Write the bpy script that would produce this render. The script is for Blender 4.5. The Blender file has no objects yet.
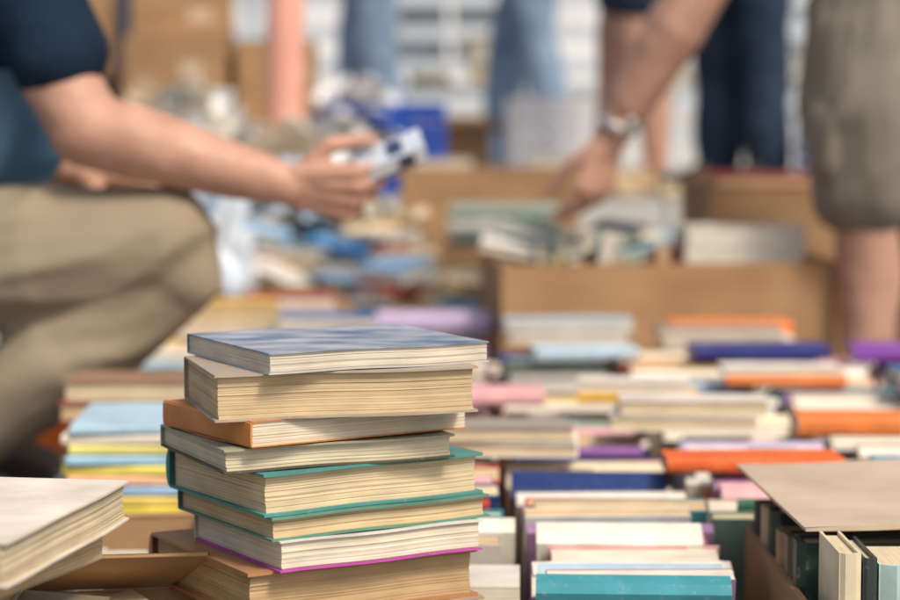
import bpy, math, random
from mathutils import Vector, Matrix, noise
random.seed(11)
rad = math.radians
scene = bpy.context.scene
COL = scene.collection

# ------------------------------------------------------------------ materials
def new_mat(name, rough=0.6, spec=0.3):
    m = bpy.data.materials.new(name); m.use_nodes = True
    nt = m.node_tree; b = nt.nodes['Principled BSDF']
    b.inputs['Roughness'].default_value = rough
    b.inputs['Specular IOR Level'].default_value = spec
    return m, nt, b

def noise_mat(name, c1, c2, scale=8, rough=0.7, bump=0.0, bscale=40, detail=5, spec=0.3, stretch=(1,1,1), bdist=0.01):
    m, nt, b = new_mat(name, rough, spec)
    tc = nt.nodes.new('ShaderNodeTexCoord'); mp = nt.nodes.new('ShaderNodeMapping')
    mp.inputs['Scale'].default_value = stretch
    nt.links.new(tc.outputs['Object'], mp.inputs['Vector'])
    n = nt.nodes.new('ShaderNodeTexNoise'); n.inputs['Scale'].default_value = scale; n.inputs['Detail'].default_value = detail
    nt.links.new(mp.outputs['Vector'], n.inputs['Vector'])
    r = nt.nodes.new('ShaderNodeValToRGB')
    r.color_ramp.elements[0].position = 0.3; r.color_ramp.elements[1].position = 0.7
    r.color_ramp.elements[0].color = (*c1, 1); r.color_ramp.elements[1].color = (*c2, 1)
    nt.links.new(n.outputs['Fac'], r.inputs['Fac']); nt.links.new(r.outputs['Color'], b.inputs['Base Color'])
    if bump:
        n2 = nt.nodes.new('ShaderNodeTexNoise'); n2.inputs['Scale'].default_value = bscale; n2.inputs['Detail'].default_value = 6
        nt.links.new(mp.outputs['Vector'], n2.inputs['Vector'])
        bp = nt.nodes.new('ShaderNodeBump'); bp.inputs['Strength'].default_value = bump; bp.inputs['Distance'].default_value = bdist
        nt.links.new(n2.outputs['Fac'], bp.inputs['Height']); nt.links.new(bp.outputs['Normal'], b.inputs['Normal'])
    return m

def attr_cover():
    m, nt, b = new_mat('book_cover_mat', 0.45, 0.32)
    a = nt.nodes.new('ShaderNodeAttribute'); a.attribute_name = 'Col'
    tc = nt.nodes.new('ShaderNodeTexCoord')
    n = nt.nodes.new('ShaderNodeTexNoise'); n.inputs['Scale'].default_value = 28; n.inputs['Detail'].default_value = 8
    nt.links.new(tc.outputs['Object'], n.inputs['Vector'])
    mr = nt.nodes.new('ShaderNodeMapRange'); mr.inputs[1].default_value = 0.3; mr.inputs[2].default_value = 0.7
    mr.inputs[3].default_value = 0.78; mr.inputs[4].default_value = 1.06
    nt.links.new(n.outputs['Fac'], mr.inputs[0])
    mx = nt.nodes.new('ShaderNodeMix'); mx.data_type = 'RGBA'; mx.blend_type = 'MULTIPLY'; mx.inputs[0].default_value = 1
    nt.links.new(a.outputs['Color'], mx.inputs[6]); nt.links.new(mr.outputs[0], mx.inputs[7])
    n2 = nt.nodes.new('ShaderNodeTexNoise'); n2.inputs['Scale'].default_value = 140; n2.inputs['Detail'].default_value = 10
    nt.links.new(tc.outputs['Object'], n2.inputs['Vector'])
    rp = nt.nodes.new('ShaderNodeMapRange'); rp.inputs[1].default_value = 0.60; rp.inputs[2].default_value = 0.80; rp.inputs[4].default_value = 0.35
    nt.links.new(n2.outputs['Fac'], rp.inputs[0])
    mx2 = nt.nodes.new('ShaderNodeMix'); mx2.data_type = 'RGBA'
    nt.links.new(rp.outputs[0], mx2.inputs[0]); nt.links.new(mx.outputs[2], mx2.inputs[6]); mx2.inputs[7].default_value = (0.55, 0.47, 0.37, 1)
    nt.links.new(mx2.outputs[2], b.inputs['Base Color'])
    n3 = nt.nodes.new('ShaderNodeTexNoise'); n3.inputs['Scale'].default_value = 9; n3.inputs['Detail'].default_value = 6
    nt.links.new(tc.outputs['Object'], n3.inputs['Vector'])
    rr = nt.nodes.new('ShaderNodeMapRange'); rr.inputs[1].default_value = 0.35; rr.inputs[2].default_value = 0.65
    rr.inputs[3].default_value = 0.36; rr.inputs[4].default_value = 0.80
    nt.links.new(n3.outputs['Fac'], rr.inputs[0]); nt.links.new(rr.outputs[0], b.inputs['Roughness'])
    bp = nt.nodes.new('ShaderNodeBump'); bp.inputs['Strength'].default_value = 0.3; bp.inputs['Distance'].default_value = 0.001
    nt.links.new(n2.outputs['Fac'], bp.inputs['Height']); nt.links.new(bp.outputs['Normal'], b.inputs['Normal'])
    return m

def attr_pages():
    m, nt, b = new_mat('book_pages_mat', 0.9, 0.1)
    a = nt.nodes.new('ShaderNodeAttribute'); a.attribute_name = 'Col'
    uv = nt.nodes.new('ShaderNodeUVMap'); uv.uv_map = 'UVMap'
    def stripes(su, sv, lo, hi):
        mp = nt.nodes.new('ShaderNodeMapping'); mp.inputs['Scale'].default_value = (su, sv, 1)
        nt.links.new(uv.outputs['UV'], mp.inputs['Vector'])
        n = nt.nodes.new('ShaderNodeTexNoise'); n.inputs['Scale'].default_value = 1; n.inputs['Detail'].default_value = 3
        nt.links.new(mp.outputs['Vector'], n.inputs['Vector'])
        r = nt.nodes.new('ShaderNodeMapRange'); r.inputs[1].default_value = 0.32; r.inputs[2].default_value = 0.68
        r.inputs[3].default_value = lo; r.inputs[4].default_value = hi
        nt.links.new(n.outputs['Fac'], r.inputs[0]); return r, n
    r1, n1 = stripes(5, 1300, 0.74, 1.05)
    r2, n2 = stripes(3, 320, 0.84, 1.06)
    r3, n3 = stripes(22, 40, 0.82, 1.04)
    mul = nt.nodes.new('ShaderNodeMath'); mul.operation = 'MULTIPLY'
    nt.links.new(r1.outputs[0], mul.inputs[0]); nt.links.new(r2.outputs[0], mul.inputs[1])
    mul2 = nt.nodes.new('ShaderNodeMath'); mul2.operation = 'MULTIPLY'
    nt.links.new(mul.outputs[0], mul2.inputs[0]); nt.links.new(r3.outputs[0], mul2.inputs[1])
    mx = nt.nodes.new('ShaderNodeMix'); mx.data_type = 'RGBA'; mx.blend_type = 'MULTIPLY'; mx.inputs[0].default_value = 1
    nt.links.new(a.outputs['Color'], mx.inputs[6]); nt.links.new(mul2.outputs[0], mx.inputs[7])
    nt.links.new(mx.outputs[2], b.inputs['Base Color'])
    bp = nt.nodes.new('ShaderNodeBump'); bp.inputs['Strength'].default_value = 0.5; bp.inputs['Distance'].default_value = 0.0006
    nt.links.new(n1.outputs['Fac'], bp.inputs['Height']); nt.links.new(bp.outputs['Normal'], b.inputs['Normal'])
    return m

M_COVER = attr_cover(); M_PAGE = attr_pages()
M_CARD = noise_mat('cardboard_mat', (0.31, 0.18, 0.09), (0.44, 0.275, 0.145), 7, 0.85, 0.25, 130, spec=0.15, stretch=(1, 1, 2.2), bdist=0.002)
M_CARDL = noise_mat('cardboard_pale_mat', (0.46, 0.36, 0.26), (0.57, 0.46, 0.35), 14, 0.85, 0.25, 130, spec=0.15, bdist=0.002, detail=8)
M_TAPE = noise_mat('packing_tape_mat', (0.52, 0.40, 0.27), (0.58, 0.45, 0.31), 5, 0.3)
M_SKIN = noise_mat('skin_mat', (0.42, 0.225, 0.155), (0.55, 0.315, 0.225), 17, 0.48, 0.3, 90, bdist=0.003)
M_SKIN2 = noise_mat('skin_tan_mat', (0.42, 0.235, 0.165), (0.54, 0.32, 0.235), 17, 0.5, 0.3, 90, bdist=0.003)
M_LIP = noise_mat('lip_mat', (0.42, 0.15, 0.12), (0.48, 0.18, 0.14), 14, 0.5)
M_EYE = noise_mat('eye_mat', (0.03, 0.02, 0.02), (0.05, 0.03, 0.02), 14, 0.2)
M_EYEW = noise_mat('eye_white_mat', (0.7, 0.68, 0.65), (0.75, 0.73, 0.7), 14, 0.3)
M_HAIR = noise_mat('hair_mat', (0.05, 0.035, 0.025), (0.11, 0.08, 0.06), 60, 0.7, 0.6, 200, stretch=(1, 1, 0.2))
M_NAIL = noise_mat('nail_mat', (0.60, 0.39, 0.32), (0.64, 0.43, 0.36), 30, 0.3)
M_NAVY = noise_mat('navy_cotton_mat', (0.008, 0.018, 0.035), (0.015, 0.030, 0.055), 10, 0.9, 0.5, 22, spec=0.1)
M_DENIM = noise_mat('denim_mat', (0.07, 0.16, 0.26), (0.14, 0.27, 0.39), 14, 0.9, 0.6, 22, spec=0.1)
M_JEANS = noise_mat('jeans_mat', (0.13, 0.20, 0.30), (0.24, 0.32, 0.43), 14, 0.9, 0.6, 22, spec=0.1)
M_KHAKI = noise_mat('khaki_mat', (0.285, 0.23, 0.16), (0.33, 0.27, 0.19), 5, 0.92, 0.5, 14, spec=0.1)
M_GREY = noise_mat('grey_shorts_mat', (0.205, 0.19, 0.15), (0.24, 0.22, 0.175), 5, 0.92, 0.6, 14, spec=0.1)
M_DARKT = noise_mat('dark_trouser_mat', (0.018, 0.032, 0.055), (0.035, 0.052, 0.085), 9, 0.92, 0.5, 16, spec=0.1)
M_SHOE = noise_mat('shoe_leather_mat', (0.03, 0.022, 0.018), (0.055, 0.04, 0.03), 20, 0.5)
M_SALMON = noise_mat('salmon_paint_mat', (0.74, 0.36, 0.27), (0.80, 0.43, 0.33), 10, 0.5)
M_WHITEP = noise_mat('white_paint_mat', (0.70, 0.71, 0.72), (0.80, 0.80, 0.80), 10, 0.5)
M_FENCE = noise_mat('grey_paint_mat', (0.44, 0.49, 0.54), (0.62, 0.66, 0.69), 3, 0.5)
M_BLUEPL = noise_mat('blue_plastic_mat', (0.015, 0.06, 0.34), (0.02, 0.09, 0.42), 10, 0.35)
M_PAPERW = noise_mat('white_paper_mat', (0.66, 0.60, 0.50), (0.82, 0.78, 0.70), 8, 0.8, 0.3, 30)
M_BAG = noise_mat('plastic_bag_mat', (0.42, 0.53, 0.64), (0.72, 0.76, 0.79), 9, 0.25, 0.4, 25, spec=0.6)
M_BAGB = noise_mat('blue_bag_mat', (0.06, 0.16, 0.36), (0.30, 0.42, 0.56), 9, 0.25, 0.4, 25, spec=0.6)
M_GROUND = noise_mat('pavement_mat', (0.17, 0.165, 0.16), (0.27, 0.26, 0.25), 5, 0.9, 0.4, 60, spec=0.2)
M_STONE = noise_mat('stone_mat', (0.44, 0.43, 0.41), (0.57, 0.56, 0.53), 3, 0.9, 0.4, 40, spec=0.2)
M_WALL = noise_mat('facade_mat', (0.60, 0.61, 0.62), (0.70, 0.71, 0.72), 2, 0.9, 0.3, 30, spec=0.2)
M_GLASS = noise_mat('window_glass_mat', (0.08, 0.10, 0.12), (0.13, 0.16, 0.19), 2, 0.1, spec=0.6)
M_WOOD = noise_mat('board_mat', (0.22, 0.15, 0.09), (0.32, 0.23, 0.14), 6, 0.8, 0.3, 50, stretch=(1, 8, 1))
M_METAL = noise_mat('watch_metal_mat', (0.6, 0.6, 0.58), (0.72, 0.72, 0.7), 6, 0.25)
M_METAL.node_tree.nodes['Principled BSDF'].inputs['Metallic'].default_value = 0.8
M_BLACK = noise_mat('black_mat', (0.015, 0.015, 0.018), (0.03, 0.03, 0.035), 6, 0.35)
M_SILV = noise_mat('top_cover_art_mat', (0.07, 0.13, 0.22), (0.42, 0.44, 0.48), 20, 0.5, 0.1, 120, detail=12, spec=0.2, bdist=0.001, stretch=(1, 1.6, 1))

# ------------------------------------------------------------------ mesh builder
class MB:
    def __init__(s): s.v = []; s.f = []; s.m = []; s.c = []; s.uv = []
    def face(s, idx, mat, col, uvs): s.f.append(idx); s.m.append(mat); s.c.append(col); s.uv.append(uvs)
    def build(s, name, mats, parent=None, smooth=False, bevel=0):
        me = bpy.data.meshes.new(name); me.from_pydata(s.v, [], s.f)
        for m in mats: me.materials.append(m)
        me.polygons.foreach_set('material_index', s.m)
        ca = me.color_attributes.new('Col', 'FLOAT_COLOR', 'CORNER'); ul = me.uv_layers.new(name='UVMap')
        li = 0
        for fi, f in enumerate(s.f):
            for k in range(len(f)):
                ca.data[li].color = (*s.c[fi], 1); ul.data[li].uv = s.uv[fi][k]; li += 1
        if smooth: me.polygons.foreach_set('use_smooth', [True] * len(me.polygons))
        o = bpy.data.objects.new(name, me); COL.objects.link(o)
        if parent: o.parent = parent
        if bevel:
            b = o.modifiers.new('bevel', 'BEVEL'); b.width = bevel; b.segments = 2; b.limit_method = 'ANGLE'; b.angle_limit = rad(40)
        return o

def box(mb, M, lo, hi, mat=0, col=(1, 1, 1), nx=1, warp=None):
    base = len(mb.v); loc = []
    for i in range(nx + 1):
        x = lo[0] + (hi[0] - lo[0]) * i / nx
        for (y, z) in ((lo[1], lo[2]), (hi[1], lo[2]), (hi[1], hi[2]), (lo[1], hi[2])):
            loc.append((x, y, z))
    for p in loc:
        q = warp(p) if warp else p
        mb.v.append(tuple(M @ Vector(q)))
    def F(idx, top):
        uvs = [((loc[i][0], loc[i][1]) if top else (loc[i][0] + loc[i][1], loc[i][2])) for i in idx]
        mb.face([base + i for i in idx], mat, col, uvs)
    for i in range(nx):
        a = i * 4; b = a + 4
        F((a, b, b + 1, a + 1)[::-1], True); F((a + 3, b + 3, b + 2, a + 2)[::-1], True)
        F((a, a + 3, b + 3, b)[::-1], False); F((a + 1, b + 1, b + 2, a + 2)[::-1], False)
    F((0, 1, 2, 3)[::-1], False); e = nx * 4; F((e, e + 3, e + 2, e + 1)[::-1], False)

def jit(c, a=0.04):
    k = 1 + random.uniform(-a, a) * 2
    return tuple(max(0.0, min(1, x * k + random.uniform(-a, a) * 0.3)) for x in c)

def book(mb, M, L, W, T, cover, page=(0.72, 0.63, 0.48), ct=0.0022, over=0.003, hero=False, top_mat=0, warp_a=0.0, bottom=None, spinecol=None):
    """local: x long edge, y short edge, spine at +y, z thickness from 0"""
    bottom = bottom or cover; spinecol = spinecol or cover
    nx = 10 if hero else 1
    sg = random.uniform(0, 6)
    def warp(p):
        if not hero: return p
        x, y, z = p
        return (x, y, z + warp_a * ((2 * x / L) ** 2) + 0.0005 * math.sin(sg + 9 * x / L) + warp_a * 0.5 * (max(0, -2 * y / W) ** 2))
    X = L / 2 - over; Y0 = -W / 2 + over; Y1 = W / 2 - ct * 1.2
    if hero:
        n = max(4, int((T - 2 * ct) / 0.0011)); h = (T - 2 * ct) / n
        base = len(mb.v); rings = []
        for k in range(n):
            ox = random.uniform(0, 0.0007); oy = random.uniform(0, 0.0009); ox2 = random.uniform(0, 0.0007)
            if random.random() < .08: oy += .0008; ox += .0006
            cc = 0.0022 * math.sin(math.pi * (k + 0.5) / n) if ct > 0.0015 else 0
            for zz in (ct + k * h, ct + (k + 1) * h):
                ring = []
                for i in range(nx + 1):
                    t = i / nx; x = -X + ox + (2 * X - ox - ox2) * t
                    ring.append((x, Y0 + oy + cc, zz))
                for i in range(nx, -1, -1):
                    t = i / nx; x = -X + ox + (2 * X - ox - ox2) * t
                    ring.append((x, Y1, zz))
                rings.append(ring)
        N = len(rings[0])
        for r in rings:
            for p in r: mb.v.append(tuple(M @ Vector(warp(p))))
        for k in range(len(rings) - 1):
            for i in range(N):
                j = (i + 1) % N
                idx = [k * N + i, k * N + j, (k + 1) * N + j, (k + 1) * N + i]
                ps = [rings[k][i], rings[k][j], rings[k + 1][j], rings[k + 1][i]]
                mb.face([base + q for q in idx], 1, page, [(p[0] + p[1], p[2]) for p in ps])
        k = len(rings) - 1
        mb.face([base + k * N + i for i in range(N)], 1, page, [(p[0], p[1]) for p in rings[k]])
        mb.face([base + i for i in range(N)][::-1], 1, page, [(p[0], p[1]) for p in rings[0]])
    else:
        box(mb, M, (-X, Y0, ct), (X, Y1, T - ct), 1, page)
    box(mb, M, (-L / 2, -W / 2, 0), (L / 2, W / 2, ct), 0, bottom, nx, warp)
    box(mb, M, (-L / 2, -W / 2, T - ct), (L / 2, W / 2, T), top_mat, cover, nx, warp)
    seg = 6 if hero else 3
    bul = min(T * 0.22, 0.008) if not hero or ct > .0018 else min(T * .08, .002); base = len(mb.v); pts = []
    for i in range(seg + 1):
        a = math.pi * i / seg
        for x in (-L / 2, L / 2):
            pts.append((x, W / 2 - 0.0004 + bul * math.sin(a) ** (1 if bul > .003 else .4), T / 2 - math.cos(a) * (T / 2 - 0.0002)))
    for p in pts: mb.v.append(tuple(M @ Vector(warp(p))))
    for i in range(seg):
        a = i * 2
        mb.face([base + a, base + a + 1, base + a + 3, base + a + 2], 0, spinecol, [(pts[q][0], pts[q][2]) for q in (a, a + 1, a + 3, a + 2)])
    mb.face([base + i * 2 for i in range(seg + 1)], 0, spinecol, [(0, 0)] * (seg + 1))
    mb.face([base + i * 2 + 1 for i in range(seg + 1)][::-1], 0, spinecol, [(0, 0)] * (seg + 1))
    if not hero and random.random() < 0.3 and T > 0.022:
        c2 = tuple(min(1, q * .5 + .32) for q in cover) if sum(cover) < 1.2 else tuple(q * .55 for q in cover)
        x0 = random.uniform(-0.38, 0.0) * L
        box(mb, M, (x0, W / 2 + bul * 0.8, T * 0.44), (x0 + L * random.uniform(0.15, 0.38), W / 2 + bul + 0.0005, T * 0.58), 0, c2)

BM = [M_COVER, M_PAGE]
def TR(x, y, z, rz=0, rx=0, ry=0):
    return Matrix.Translation((x, y, z)) @ Matrix.Rotation(rad(rz), 4, 'Z') @ Matrix.Rotation(rad(rx), 4, 'X') @ Matrix.Rotation(rad(ry), 4, 'Y')

def hero_book(cx, cy, z, th, L, W, T, cover, page, spine_left=False, **kw):
    mb = MB()
    c = math.cos(rad(th)); s = math.sin(rad(th))
    X = cx + c * L / 2 - s * W / 2; Y = cy + s * L / 2 + c * W / 2
    mats = list(BM)
    if kw.get('top_mat', 0) == 2: mats.append(M_SILV)
    if spine_left: book(mb, TR(X, Y, z, th + 90), W, L, T, cover, page, hero=True, **kw)
    else: book(mb, TR(X, Y, z, th), L, W, T, cover, page, hero=True, **kw)
    return mb.build('book', mats, bevel=0.0005)

OLD = (0.70, 0.52, 0.31); CREAM = (0.80, 0.66, 0.44); WHITE = (0.84, 0.76, 0.62); TAN = (0.62, 0.44, 0.25)
# ------------------------------------------------------------------ foreground stack
stack = [
 (-.1387, 27, .191, .182, .017, (.20,.29,.42), (.78,.70,.57), dict(top_mat=2, ct=.0010, over=.0010, bottom=(.5,.5,.5))),
 (-.1806, 16, .211, .150, .037, (.42,.35,.27), (.72,.56,.34), dict(ct=.0018, over=.003)),
 (-.1524, 33, .198, .156, .021, (.56,.22,.06), (.84,.73,.56), dict(ct=.0010, over=.0008, spine_left=True, warp_a=.0008)),
 (-.1737, 25, .196, .163, .019, (.36,.36,.26), (.76,.68,.50), dict(ct=.0016, over=.0025, bottom=(.10,.09,.06))),
 (-.1433, 33, .203, .168, .034, (.08,.27,.25), (.80,.66,.43), dict(ct=.0022, over=.004)),
 (-.1372, 32, .200, .172, .019, (.12,.26,.19), (.76,.60,.36), dict(ct=.0018, over=.003)),
 (-.1311, 31, .184, .160, .025, (.70,.66,.60), (.86,.77,.61), dict(ct=.0014, over=.002, bottom=(.50,.08,.38))),
 (-.1562, 30, .207, .196, .040, (.40,.20,.09), (.62,.44,.24), dict(ct=.0028, over=.004)),
]
z = .410
for (xc, th, L, W, T, cv, pg, kw) in stack:
    z -= T
    hero_book(xc, 1.62, z + 0.0002, th, L, W, T - 0.0005, cv, pg, **kw)
for T, cv, th in [(.035, (.4,.3,.2), 27), (.03, (.1,.15,.3), 34), (.04, (.4,.38,.3), 30), (.035, (.1,.2,.12), 26), (.0575, (.2,.15,.1), 31)]:
    z -= T
    hero_book(-.15, 1.63, z + 0.0002, th, .2, .17, T - 0.0005, cv, TAN)

# ------------------------------------------------------------------ left foreground books
def flat_book(x, y, z, rz, L, W, T, cv, pg, rx=0, ry=0, name='book', **kw):
    mb = MB(); book(mb, TR(x, y, z, rz, rx, ry), L, W, T, cv, pg, hero=True, **kw)
    return mb.build(name, BM, bevel=0.0005)
flat_book(-.351, 1.49, .2835, 80, .245, .175, .030, (.74,.67,.56), (.74,.62,.43), ct=.0016, over=.002, warp_a=.001)
zz = .2825
for T, rz, dx, cv, pg in [(.022, 72, .01, (.35,.28,.2), OLD), (.028, 92, -.02, (.6,.55,.45), TAN), (.018, 70, .012, (.25,.2,.12), OLD), (.030, 84, -.01, (.4,.3,.2), WHITE), (.045, 80, -.01, (.3,.1,.08), OLD),
                      (.04, 76, .0, (.2,.25,.2), OLD), (.05, 84, .0, (.3,.2,.12), OLD), (.0475, 80, -.01, (.1,.12,.2), OLD)]:
    zz -= T
    flat_book(-.380 + dx, 1.49, zz, rz, .225, .16, T - .0006, cv, pg, ct=.001, over=.0005)

def cardboard_box(x, y, z, rz, sx, sy, sz, flaps=(60, 60, 60, 60), flap_len=None, mat=M_CARD, closed=False, tape=False, name='cardboard_box', th=.004):
    root = bpy.data.objects.new(name, None); COL.objects.link(root)
    T0 = TR(x, y, z, rz)
    mb = MB()
    box(mb, T0, (-sx/2, -sy/2, 0), (sx/2, sy/2, th))
    box(mb, T0, (-sx/2, -sy/2, th), (sx/2, -sy/2+th, sz)); box(mb, T0, (-sx/2, sy/2-th, th), (sx/2, sy/2, sz))
    box(mb, T0, (-sx/2, -sy/2+th, th), (-sx/2+th, sy/2-th, sz)); box(mb, T0, (sx/2-th, -sy/2+th, th), (sx/2, sy/2-th, sz))
    mb.build('walls', [mat], root, bevel=.001)
    fl = flap_len or min(sx, sy) * .45
    mb = MB()
    if closed:
        box(mb, T0, (-sx/2, -sy/2, sz), (sx/2, -.001, sz+th)); box(mb, T0, (-sx/2, .001, sz), (sx/2, sy/2, sz+th))
    else:
        for k, (ang, (px, py, r, w)) in enumerate(zip(flaps, ((0, -sy/2, 0, sx), (sx/2, 0, 90, sy), (0, sy/2, 180, sx), (-sx/2, 0, 270, sy)))):
            if ang is None: continue
            F = T0 @ TR(px, py, sz + .001, r) @ Matrix.Rotation(rad(ang), 4, 'X')
            box(mb, F, (-w/2+.003, -fl, 0), (w/2-.003, 0, th * .8))
    if mb.v: mb.build('flaps', [mat], root, bevel=.0008)
    if tape and closed:
        mb = MB(); box(mb, T0, (-sx/2-.001, -.025, sz+th+.0005), (sx/2+.001, .025, sz+th+.0012))
        box(mb, T0, (.02, -sy/2-.0015, sz-.12), (.09, -sy/2-.0005, sz-.07))
        box(mb, T0, (-sx/2-.002, -.025, sz-.06), (-sx/2-.001, .025, sz+th)); box(mb, T0, (sx/2+.001, -.025, sz-.06), (sx/2+.002, .025, sz+th))
        mb.build('tape_and_label', [M_TAPE], root)
    return root

cardboard_box(-.345, 1.92, 0, 8, .24, .34, .195, flaps=(-28, 15, 40, 50), flap_len=.09)
def paper_sheets(name, cx, cy, cz, n, spread, rng, wild=9, size=1.0, rise=.0025, cols=None):
    mb = MB(); r = random.Random(rng)
    cols = cols or [(.56,.44,.29), (.74,.64,.48), (.68,.58,.43)]
    for i in range(n):
        w = r.uniform(.05, .09) * size; l = r.uniform(.07, .12) * size
        rr = spread * math.sqrt(max(0.05, 1 - i / n)) if wild > 20 else spread
        M = TR(cx + r.uniform(-rr, rr), cy + r.uniform(-rr, rr), cz + i * rise, r.uniform(0, 180), r.uniform(-wild, wild), r.uniform(-wild, wild))
        g = 6; base = len(mb.v); amp = .025 if wild > 20 else .006
        k1 = r.uniform(-1, 1) * amp * size; k2 = r.uniform(-1, 1) * .03 * size; col = r.choice(cols)
        for a in range(g + 1):
            for b in range(g + 1):
                u = a / g - .5; v = b / g - .5
                mb.v.append(tuple(M @ Vector((u * w, v * l, k1 * (4 * u * u + 2 * u * v) + (k2 * abs(u - v * .4) if wild > 20 else 0)))))
        for a in range(g):
            for b in range(g):
                q = [base + a * (g + 1) + b, base + (a + 1) * (g + 1) + b, base + (a + 1) * (g + 1) + b + 1, base + a * (g + 1) + b + 1]
                mb.face(q, 0, col, [(0, 0)] * 4)
    return mb.build(name, [M_COVER], smooth=True)
paper_sheets('loose_papers', -.300, 1.70, .178, 8, .018, 3, wild=6)
paper_sheets('loose_papers', -.345, 1.90, .15, 16, .05, 5, wild=7)
mb = MB(); zz = 0
while zz < .165:
    T = random.uniform(.02, .03); book(mb, TR(-.300 + random.uniform(-.006, .006), 1.69, zz, 84 + random.uniform(-8, 8)), .12, .08, T, jit((.35, .22, .12)), OLD, ct=.001); zz += T + .0005
mb.build('pile_of_books', BM)

# ------------------------------------------------------------------ book field
PAL = [(.80,.74,.63)]*7 + [(.74,.63,.44)]*3 + [(.42,.56,.66)]*2 + [(.74,.38,.40)]*3 + [(.07,.28,.32)]*1 + [(.02,.045,.16)]*2 + \
      [(.76,.19,.04)]*3 + [(.28,.13,.36)]*3 + [(.78,.52,.08)]*1 + [(.04,.07,.06)]*1 + [(.04,.20,.46)]*2 + [(.50,.035,.03)]*2 + [(.30,.38,.30)]*2 + [(.52,.43,.62)]*2 + [(.32,.28,.25)]*2
PG = [CREAM, WHITE, WHITE, OLD, (.83,.75,.61)]
def book_row(x0, x1, y0, y1, colors=None, seed=1, zt=.205, lean_near=16):
    random.seed(seed)
    mb = MB(); i = 0; w = x1 - x0; base = .034
    lean = lean_near; H = (zt - base) / math.cos(rad(lean)); y = y0 + H * math.sin(rad(lean))
    target_lean = random.uniform(30, 42)
    while True:
        T = random.choice([.012, .014, .018, .020, .024, .028, .032, .042])
        nl = lean
        if i > 9 and lean < target_lean: nl = lean + 3
        if i > 11 and random.random() < .12: nl = random.uniform(24, 46)
        zt_i = zt + random.uniform(-.014, .016)
        Hn = (zt_i - base - T * math.sin(rad(nl))) / math.cos(rad(nl))
        y += max(0, Hn * (math.sin(rad(nl)) - math.sin(rad(lean)))) + (.004 if nl != lean else 0)
        lean = nl; H = Hn
        if y - H * math.sin(rad(lean)) > y1: break
        col = jit(colors[i]) if colors and i < len(colors) and colors[i] else jit(random.choice(PAL))
        L = w * random.uniform(.80, 1.0)
        spine_up = random.random() < .66
        cx = (x0 + x1) / 2 + random.uniform(-.01, .01); rz = random.uniform(-3, 3)
        R = TR(cx, y, base, rz) @ Matrix.Rotation(rad(90 + lean), 4, 'X')
        if spine_up: M = R @ Matrix.Translation((0, H / 2, -T))
        else: M = R @ Matrix.Rotation(math.pi, 4, 'Z') @ Matrix.Translation((0, -H / 2, -T))
        book(mb, M, L, H, T, col, random.choice(PG), ct=random.choice([.0008, .002, .0025]), over=random.choice([.0006, .002, .003]))
        y += T / math.cos(rad(lean)) + random.choice([.0005, .001, .002, .004]); i += 1
    return mb.build('row_of_books', BM)

O = (.78, .21, .04); N = (.02, .04, .17); B = (.05, .25, .52); TE = (.06, .28, .33); PK = (.78, .42, .42); WH = (.80, .75, .65); LB = (.46, .60, .69); MV = (.36, .22, .38)
rowspecs = [
 (.070, .250, 1.735, 3.55, [TE, MV, MV, LB, WH, PK, WH, PK, MV, B, WH, TE, B, O, MV, WH, N, WH], 21, .200),
 (.268, .440, 2.09, 3.55, [(.2,.3,.25), (.05,.2,.12), WH, PK, MV, O, (.8,.7,.55), WH], 22, .205),
 (.458, .635, 2.08, 3.55, [WH, LB, WH, MV, WH, LB, O, O, WH], 23, .205),
 (.653, .830, 2.2, 3.55, None, 24, .205),
 (.848, 1.025, 2.5, 3.45, None, 25, .205),
 (-.115, .055, 1.93, 3.78, [WH, LB, WH, B, TE, WH], 26, .200),
 (-.305, -.130, 2.57, 4.05, None, 27, .205),
 (-.520, -.325, 3.38, 4.10, None, 28, .205),
 (-.720, -.535, 3.42, 4.10, None, 29, .205),
 (-.920, -.735, 3.42, 4.10, None, 30, .205)]
for (a, b, c, d, cols, sd, zt) in rowspecs: book_row(a, b, c, d, cols, seed=sd, zt=zt)
def board(x0, x1, y0, y1):
    mb = MB(); n = max(2, int((x1 - x0) / .14)); w = (x1 - x0) / n
    for i in range(n): box(mb, Matrix(), (x0 + i * w + .003, y0, .012), (x0 + (i + 1) * w - .003, y1, .032))
    for yy in (y0 + .05, (y0 + y1) / 2, y1 - .1): box(mb, Matrix(), (x0, yy, 0.001), (x1, yy + .06, .0119))
    mb.build('wooden_pallet', [M_WOOD], bevel=.001)
board(.062, 1.06, 2.08, 3.66); board(.062, .26, 1.70, 2.07); board(-.31, .058, 2.3, 4.3); board(-.93, -.32, 3.38, 4.3)
mb = MB(); zz = .001; random.seed(14)
while zz < .185:
    T = random.uniform(.010, .018); book(mb, TR(.036 + random.uniform(-.003, .003), 1.855, zz, random.uniform(-5, 5)), .048, .09, T, jit(random.choice([WH, N, LB, B, WH, TE, (.1,.1,.12)])), WHITE, ct=.0018, over=.0004); zz += T + .0005
mb.build('pile_of_books', BM)

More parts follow.
